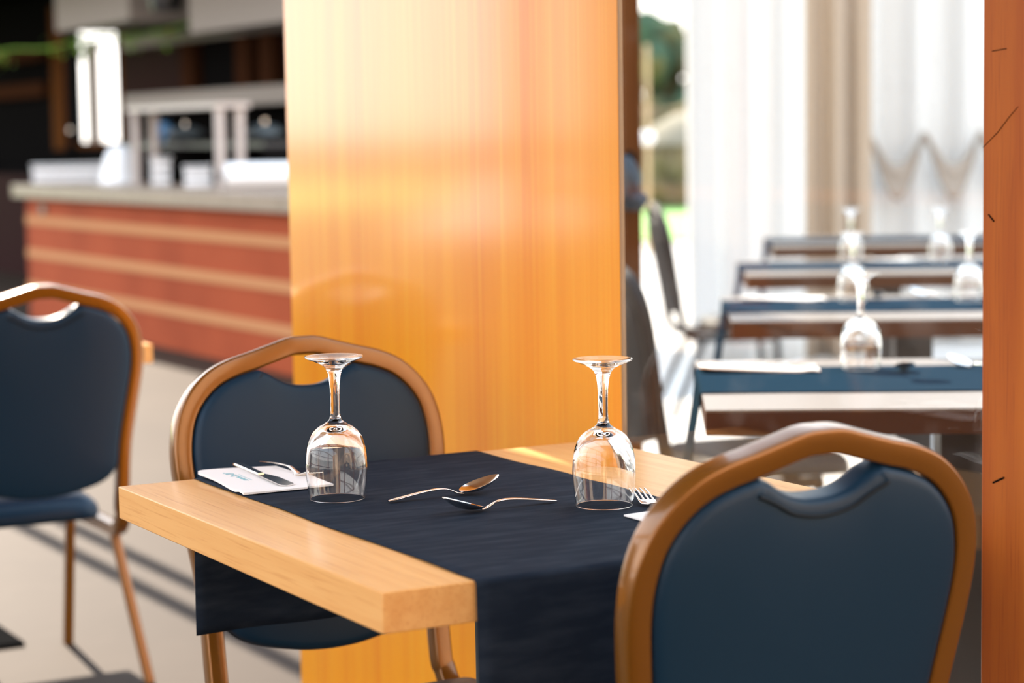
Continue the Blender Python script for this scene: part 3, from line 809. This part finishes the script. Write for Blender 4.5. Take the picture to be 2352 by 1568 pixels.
# scalloped swag across the right curtain
bm = bmesh.new(); nx, nz = 90, 6; g = []
for j in range(nz + 1):
    row = []
    for i in range(nx + 1):
        x = 0.0 + 2.4 * i / nx; ph = ((x + 0.165) % 0.315) / 0.315
        c = 1.18 - 0.20 * math.sin(PI * ph); h = 0.05 + 0.16 * math.sin(PI * ph)
        row.append(bm.verts.new((x, -0.02 * math.sin(PI * ph) - 0.012 * math.sin(j * 1.7), c - h * (1 - j / nz) + 0.05)))
    g.append(row)
for a, b in zip(g[:-1], g[1:]):
    for i in range(nx): bm.faces.new((a[i], a[i + 1], b[i + 1], b[i]))
fixn(bm); o = link('swag', bm, M['swag'], smooth=True, loc=(1.86, 12.17, 0)); s = o.modifiers.new('thick', 'SOLIDIFY'); s.thickness = 0.003
tag(o, 'beige scalloped cloth swag strung across the white curtain at the right', 'swag')
o = boxo('wall_back', M['curtain'], -1.9, 1.9, -0.1, 0.1, 0, 3.3); o.location = (2.95, 12.75, 0)
struct(o, 'white wall behind the curtains at the far right', 'wall')

# ================================================================== GARDEN SEEN THROUGH THE GAP
def tree(label, loc, rx, rz, h, seed):
    t = thing('garden_tree', label, 'tree', loc)
    bm = bmesh.new(); r_ = random.Random(seed)
    for k in range(46):
        blob(bm, (r_.uniform(-rx, rx) * 0.9, r_.uniform(-rx, rx) * 0.6, h + r_.uniform(-rz, rz) * 0.75), rx * r_.uniform(0.18, 0.3), rx * 0.3, rz * r_.uniform(0.25, 0.42), seed * 50 + k, 0.3, 2)
    fixn(bm); link('crown', bm, M['tree'], t, smooth=True)
    bm = bmesh.new(); rod(bm, (0, 0, 0), (0, 0, h), 0.14, 10, 0.08); fixn(bm); link('trunk', bm, M['dark_wood'], t, smooth=True, auto=40)
    return t
tree('dark green garden tree standing behind the lawn, beside the curtain', (3.3, 38.0, 0), 1.5, 1.25, 2.05, 1)
t = thing('hedge', 'dry brown garden hedge behind the lawn', 'hedge', (3.4, 35.0, 0))
bm = bmesh.new(); r_ = random.Random(4)
for k in range(78): blob(bm, (-2.4 + (k % 26) * 0.19, r_.uniform(-0.1, 0.1), 0.25 + 0.5 * (k // 26) + r_.uniform(-0.1, 0.1)), 0.28, 0.3, 0.36, 90 + k, 0.25, 2)
fixn(bm); link('foliage', bm, M['hedge'], t, smooth=True)
for ob in t.children: ob['kind'] = 'stuff'
t = thing('parasol', 'cream domed garden parasol on a pale pole beside the curtain edge', 'parasol', (2.15, 24.0, 0))
bm = bmesh.new(); lathe(bm, [(0.72, 1.08), (0.70, 1.12), (0.55, 1.30), (0.32, 1.42), (0.10, 1.47), (0.0, 1.48), (0.0, 1.44), (0.10, 1.43), (0.31, 1.38), (0.53, 1.26), (0.68, 1.08)], 32); fixn(bm)
link('canopy', bm, M['parasol'], t, smooth=True, auto=60)
bm = bmesh.new(); rod(bm, (0, 0, 0), (0, 0, 1.46), 0.03); fixn(bm); link('pole', bm, M['ochre'], t, smooth=True, auto=40)
t = thing('garden_lamp', 'white globe garden lamp on a slim ochre pole', 'lamp', (1.40, 22.0, 0))
bm = bmesh.new(); rod(bm, (0, 0, 0), (0, 0, 2.1), 0.022); fixn(bm); link('pole', bm, M['ochre'], t, smooth=True, auto=40)
bm = bmesh.new(); bmesh.ops.create_uvsphere(bm, u_segments=24, v_segments=16, radius=0.075)
for v_ in bm.verts: v_.co.z += 1.17
link('globe', bm, M['white'], t, smooth=True)

# ================================================================== BAR
t = thing('bar_counter', 'long terracotta bar counter with sand-coloured bands and a stone top', 'bar counter', W(-7.5, 3.41), TH)
BL = 0.7
boxo('body', M['terracotta'], -4.52, BL, 0.06, 0.95, 0, 0.845, t)
boxo('countertop', M['stone'], -4.66, BL + 0.05, 0.0, 1.05, 0.845, 0.935, t, bevel=0.006)
for z0, z1 in ((0.66, 0.72), (0.43, 0.49), (0.20, 0.26)): boxo('band', M['stripe'], -4.52, BL, 0.052, 0.062, z0, z1, t)
boxo('wall_box', M['post_metal'], -4.16, -4.06, 0.045, 0.062, 0.74, 0.80, t)

# back wall with the bright opening, under the bar roof
VB = 5.4
def wallseg(u0, u1, z0, z1, mt=M['near_black']): 
    return (u0, u1, z0, z1)
bm = bmesh.new()
def wb(u0, u1, z0, z1, v0=VB, v1=VB + 0.15):
    uc = -12.0
    box(bm, u0 - uc, u1 - uc, v0 - VB, v1 - VB, z0, z1)
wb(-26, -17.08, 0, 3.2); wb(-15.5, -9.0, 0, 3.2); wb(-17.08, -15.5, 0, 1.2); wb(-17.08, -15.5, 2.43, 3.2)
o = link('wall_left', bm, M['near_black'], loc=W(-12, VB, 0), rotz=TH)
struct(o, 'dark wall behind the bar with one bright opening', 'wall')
t = thing('window_2', 'bright white window opening in the dark wall behind the bar', 'window', W(-16.29, VB - 0.01, 0), TH); t['kind'] = 'structure'
boxo('mullion', M['canopy'], -0.16, 0.00, 0, 0.08, 1.22, 2.05, t)
boxo('header', M['canopy'], -0.16, 0.10, 0, 0.08, 2.05, 2.10, t)
boxo('sill', M['dark_wood'], -0.80, 0.79, -0.02, 0.10, 1.17, 1.22, t)
boxo('frame_side', M['dark_wood'], -1.10, -0.80, -0.03, 0.12, 1.15, 2.5, t)
boxo('frame_side', M['dark_wood'], 0.79, 0.92, -0.03, 0.12, 1.15, 2.5, t)
def gcurt(u0, u1, z0, z1, v, label, seed, mt):
    bm = bmesh.new(); nx = 40; rows = []
    for j in range(7):
        z = z0 + (z1 - z0) * j / 6
        rows.append([bm.verts.new((-(u1 - u0) / 2 + (u1 - u0) * i / nx, 0.03 * math.sin(i * 0.9 + seed), z)) for i in range(nx + 1)])
    for a, b in zip(rows[:-1], rows[1:]):
        for i in range(nx): bm.faces.new((a[i], a[i + 1], b[i + 1], b[i]))
    fixn(bm); o = link('curtain', bm, mt, smooth=True, loc=W((u0 + u1) / 2, v, 0), rotz=TH); s = o.modifiers.new('thick', 'SOLIDIFY'); s.thickness = 0.004
    return tag(o, label, 'curtain')
# wooden shelving behind the bar
t = thing('back_bar_shelving', 'brown wooden shelving with dark panes along the wall behind the bar', 'shelving', W(-13.6, VB - 0.3, 0), TH)
boxo('shelf_board', M['canopy'], -0.85, 2.6, -0.05, 0.29, 1.47, 1.60, t)
boxo('top_rail', M['shelf_wood'], -5.8, -3.9, 0.18, 0.29, 2.0, 2.12, t)
boxo('top_rail', M['canopy'], -1.55, 2.6, 0.18, 0.29, 2.0, 2.10, t)
for a, b in ((-0.17, 0.08), (0.98, 1.25), (1.46, 1.70)): boxo('upright', M['shelf_wood'], a, b, 0.2, 0.29, 1.60, 2.0, t)
boxo('low_rail', M['shelf_wood'], -5.8, -3.9, 0.2, 0.29, 1.66, 1.80, t)
boxo('panel', M['near_black'], 0.30, 0.92, 0.22, 0.29, 1.60, 2.0, t)
boxo('panel', M['maroon'], -1.7, -0.18, 0.25, 0.295, 1.60, 2.0, t)
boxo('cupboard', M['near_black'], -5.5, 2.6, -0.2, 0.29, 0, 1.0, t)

# bar roof
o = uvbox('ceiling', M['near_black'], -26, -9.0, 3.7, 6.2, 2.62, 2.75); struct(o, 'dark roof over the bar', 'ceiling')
o = uvbox('wall_upper_added', M['facade'], -26, -9.0, 3.6, 3.7, 2.62, 2.95); struct(o, 'unseen upper wall added above the bar to block the sky', 'wall')  # added out of view to keep sky out of the tabletop reflection
t = thing('roof_canopy', 'pale grey canopy edge hanging over the bar', 'canopy', W(-13.0, 4.4, 0), TH)
boxo('fascia', M['canopy'], -1.15, 0.60, 0, 0.5, 2.10, 2.6, t)
boxo('fascia', M['canopy'], 1.55, 4.0, 0.1, 0.6, 1.96, 2.6, t)
t = thing('spotlight', 'dark ceiling spotlight hanging above the bar', 'lamp', W(-11.9, 4.5, 2.14), TH)
bm = bmesh.new(); lathe(bm, [(0.0, 0.0), (0.10, 0.0), (0.12, 0.08), (0.10, 0.26), (0.03, 0.30), (0.0, 0.30)], 24); fixn(bm); link('shade', bm, M['black_metal'], t, smooth=True, auto=40)
bm = bmesh.new(); rod(bm, (0, 0, 0.3), (0, 0, 0.48), 0.015); fixn(bm); link('stem', bm, M['black_metal'], t)
# garland of leaves along the rail
t = thing('leaf_garland', 'green leafy garland with a few red flowers strung behind the bar', 'garland', W(-15.4, 4.9, 0), TH)
bm = bmesh.new(); bl = bmesh.new(); bf = bmesh.new(); rg = random.Random(11)
sweep(bm, cr([(-3.6 + k * 0.5, 0, 2.07 - 0.02 * math.sin(k * 1.3)) for k in range(15)], 4), circ(0.012, 6), (0, 0, 1)); fixn(bm)
link('stem', bm, M['leaf'], t)
for cx_, w, n in ((-3.3, 0.25, 40), (-2.75, 0.2, 34), (-2.2, 0.35, 45), (-0.3, 0.25, 14), (0.35, 0.18, 50), (0.95, 0.3, 18), (1.6, 0.2, 24), (2.4, 0.3, 16)):
    for k in range(n):
        c = Vector((cx_ + rg.gauss(0, w * 0.5), rg.gauss(0, 0.03), 2.03 + rg.gauss(0, 0.045)))
        a = Vector((rg.uniform(-1, 1), rg.uniform(-0.4, 0.4), rg.uniform(-1, 0.5))).normalized(); b = Vector((rg.uniform(-1, 1), rg.uniform(-1, 1), rg.uniform(-1, 1))).cross(a).normalized()
        L_ = rg.uniform(0.04, 0.07); tgt = bf if (k % 13 == 5) else bl
        q = [tgt.verts.new(c + a * L_ * x + b * L_ * y) for x, y in ((0, 0), (0.4, 0.32), (1, 0), (0.4, -0.32))]
        tgt.faces.new(q)
o = link('leaves', bl, M['leaf'], t); o['kind'] = 'stuff'; o = link('flowers', bf, M['leaf_red'], t); o['kind'] = 'stuff'

# things on the bar
ZB = 0.935
def bar_thing(name, label, cat, x, y, group=None, z=ZB): return thing(name, label, cat, (x, y, z), TH, group)
t = bar_thing('serving_rack', 'satin metal serving rack with four uprights standing on the bar', 'rack', -2.103, 13.778)
def upr(px, py, h, r=0.030):
    bm = bmesh.new(); rod(bm, (px, py, 0), (px, py, h), r); fixn(bm); return link('upright', bm, M['white_metal'], t, smooth=True, auto=40)
for (x, y) in ((-0.75, 0.0), (-0.75, 0.13), (0.75, 0.0), (0.75, 0.13)): upr(x, y, 0.48)
boxo('top_shelf', M['white_metal'], -0.80, 0.80, -0.04, 0.18, 0.48, 0.51, t)
def stack(label, x, y, w, d, h, n, rz, z=ZB):
    t = thing('serving_dish', label, 'dish', (x, y, z), rz, 'white ware on the bar')
    bm = bmesh.new()
    for k in range(n): box(bm, -w / 2, w / 2, -d / 2, d / 2, h * k / n, h * (k + 0.8) / n)
    link('dish_body', bm, M['white'], t, bevel=0.006)
    boxo('rim', M['white'], -w / 2 - 0.01, w / 2 + 0.01, -d / 2 - 0.01, d / 2 + 0.01, h, h + 0.01, t)
    return t
stack('long flat white tray at the left end of the bar', -3.15, 15.85, 0.60, 0.45, 0.12, 2, R(8))
stack('small white dish on the bar between the rack uprights', -2.28, 14.25, 0.12, 0.16, 0.17, 3, R(10))
stack('white square dish on the bar right of the rack middle', -1.94, 13.55, 0.16, 0.18, 0.12, 2, R(10))
t = thing('napkin_cone', 'white folded cloth cone standing on the bar left of the rack', 'cloth', (-2.66, 14.90, ZB), TH)
bm = bmesh.new(); lathe(bm, [(0.14, 0.0), (0.13, 0.06), (0.115, 0.14), (0.095, 0.20), (0.06, 0.25), (0.0, 0.27)], 20)
fixn(bm); link('cloth_body', bm, M['white'], t, smooth=True); bm = bmesh.new(); lathe(bm, [(0.0, 0.0), (0.16, 0.0), (0.165, 0.012), (0.0, 0.014)], 24); fixn(bm); link('base_plate', bm, M['white'], t, smooth=True, auto=40)
t = thing('paper_roll', 'thick white paper roll lying on the bar beside the wood panel', 'roll', (-1.47, 12.92, ZB), R(6))
bm = bmesh.new(); sweep(bm, [(-0.21, 0, 0.075), (0.21, 0, 0.075)], circ(0.075, 28), (0, 0, 1)); fixn(bm); link('roll_body', bm, M['white'], t, smooth=True, auto=40)
bm = bmesh.new(); rod(bm, (-0.24, 0, 0.075), (0.24, 0, 0.075), 0.018); fixn(bm); link('core', bm, M['post_metal'], t, smooth=True, auto=40)
t = thing('buffet_riser', 'dark raised buffet stand running along the back of the bar', 'stand', W(-10.4, 4.27, ZB), TH)
boxo('shelf_top', M['black_metal'], -1.5, 1.1, -0.14, 0.14, 0.24, 0.27, t)
for a in (-1.4, -0.5, 0.4, 1.05): boxo('bracket', M['near_black'], a - 0.03, a + 0.03, -0.12, 0.12, 0, 0.24, t)
boxo('back_board', M['near_black'], -1.5, 1.1, 0.12, 0.14, 0, 0.24, t)
ZR = ZB + 0.27
t = thing('blue_jug', 'blue rounded jug on the stand behind the serving rack', 'jug', (-2.36, 14.95, ZR), TH)
bm = bmesh.new(); lathe(bm, [(0.0, 0.0), (0.04, 0.0), (0.06, 0.03), (0.066, 0.07), (0.052, 0.115), (0.04, 0.13), (0.043, 0.145), (0.0, 0.145)], 24); fixn(bm); link('body', bm, M['blue'], t, smooth=True, auto=50)
bm = bmesh.new(); sweep(bm, cr([(0.055, 0, 0.04), (0.095, 0, 0.06), (0.09, 0, 0.105), (0.045, 0, 0.12)], 5), circ(0.008, 8), (0, 1, 0)); fixn(bm); link('handle', bm, M['blue'], t, smooth=True)
def dome(label, x, y, r, h):
    t = thing('chafing_dish', label, 'dish', (x, y, ZR), TH, 'chafing dishes on the stand')
    bm = bmesh.new(); lathe(bm, [(0.0, 0.0), (r, 0.0), (r, 0.03), (r + 0.012, 0.035), (r + 0.012, 0.045), (0.0, 0.045)], 32); fixn(bm); link('pan', bm, M['near_black'], t, smooth=True, auto=40)
    bm = bmesh.new(); lathe(bm, [(r, 0.045)] + [(r * math.cos(R(a)), 0.045 + h * math.sin(R(a))) for a in range(10, 90, 10)] + [(0.0, 0.045 + h)], 32); fixn(bm); link('dome_lid', bm, M['post_metal'], t, smooth=True)
    bm = bmesh.new(); rod(bm, (0, 0, 0.04 + h), (0, 0, 0.07 + h), 0.012); fixn(bm); link('knob', bm, M['steel'], t)
    return t
dome('domed chafing dish in the middle of the stand, seen inside the rack', -2.16, 14.60, 0.13, 0.07)
dome('domed chafing dish on the stand close to the wood panel', -1.50, 13.42, 0.12, 0.07)
# bottles in the dark at the left end
bmA = thing('bottle', 'dark bottle glinting at the far left behind the bar', 'bottle', W(-17.9, 4.80, 1.0), TH, 'bottles behind the bar')
bm = bmesh.new(); lathe(bm, [(0.0, 0.0), (0.04, 0.0), (0.042, 0.02), (0.042, 0.19), (0.018, 0.25), (0.015, 0.31), (0.0, 0.31)], 20); fixn(bm); link('bottle_body', bm, M['near_black'], bmA, smooth=True, auto=40)
bm = bmesh.new(); lathe(bm, [(0.0, 0.31), (0.018, 0.31), (0.018, 0.34), (0.0, 0.34)], 16); fixn(bm); link('cap', bm, M['steel'], bmA, smooth=True, auto=40)
dup(bmA, W(-17.55, 4.8, 1.0), TH, 'dark bottle beside another, left of the bright opening behind the bar', 'bottles behind the bar')
dup(bmA, W(-15.1, 4.80, 1.0), TH, 'dark bottle right of the bright opening, behind the serving rack', 'bottles behind the bar')
dup(bmA, W(-12.9, 4.80, 1.0), TH, 'dark bottle close to the wood panel behind the bar', 'bottles behind the bar')
for u0, u1, z0, z1 in (): pass
o = uvbox('wall_end', M['maroon'], -21.0, -12.6, 4.85, 4.95, 0, 0.93); struct(o, 'dark maroon low wall at the left end of the bar', 'wall')

# pergola rails high above the open floor : they throw the two bands of shade
k = SUN.z
for i, (vs, w, lab) in enumerate(((1.00, 0.055, 'high pergola rail over the open floor, nearer the table'), (1.135, 0.055, 'high pergola rail over the open floor, nearer the bar'))):
    zr = 2.35
    vv = vs + zr * SUN.dot(V) / k; uo = zr * SUN.dot(U) / k
    o = uvbox('pergola_rail', M['dark_wood'], -6.5 + uo, -0.6 + uo, vv - w / 2, vv + w / 2, zr, zr + 0.05)
    tag(o, lab, 'rail', 'pergola rails')
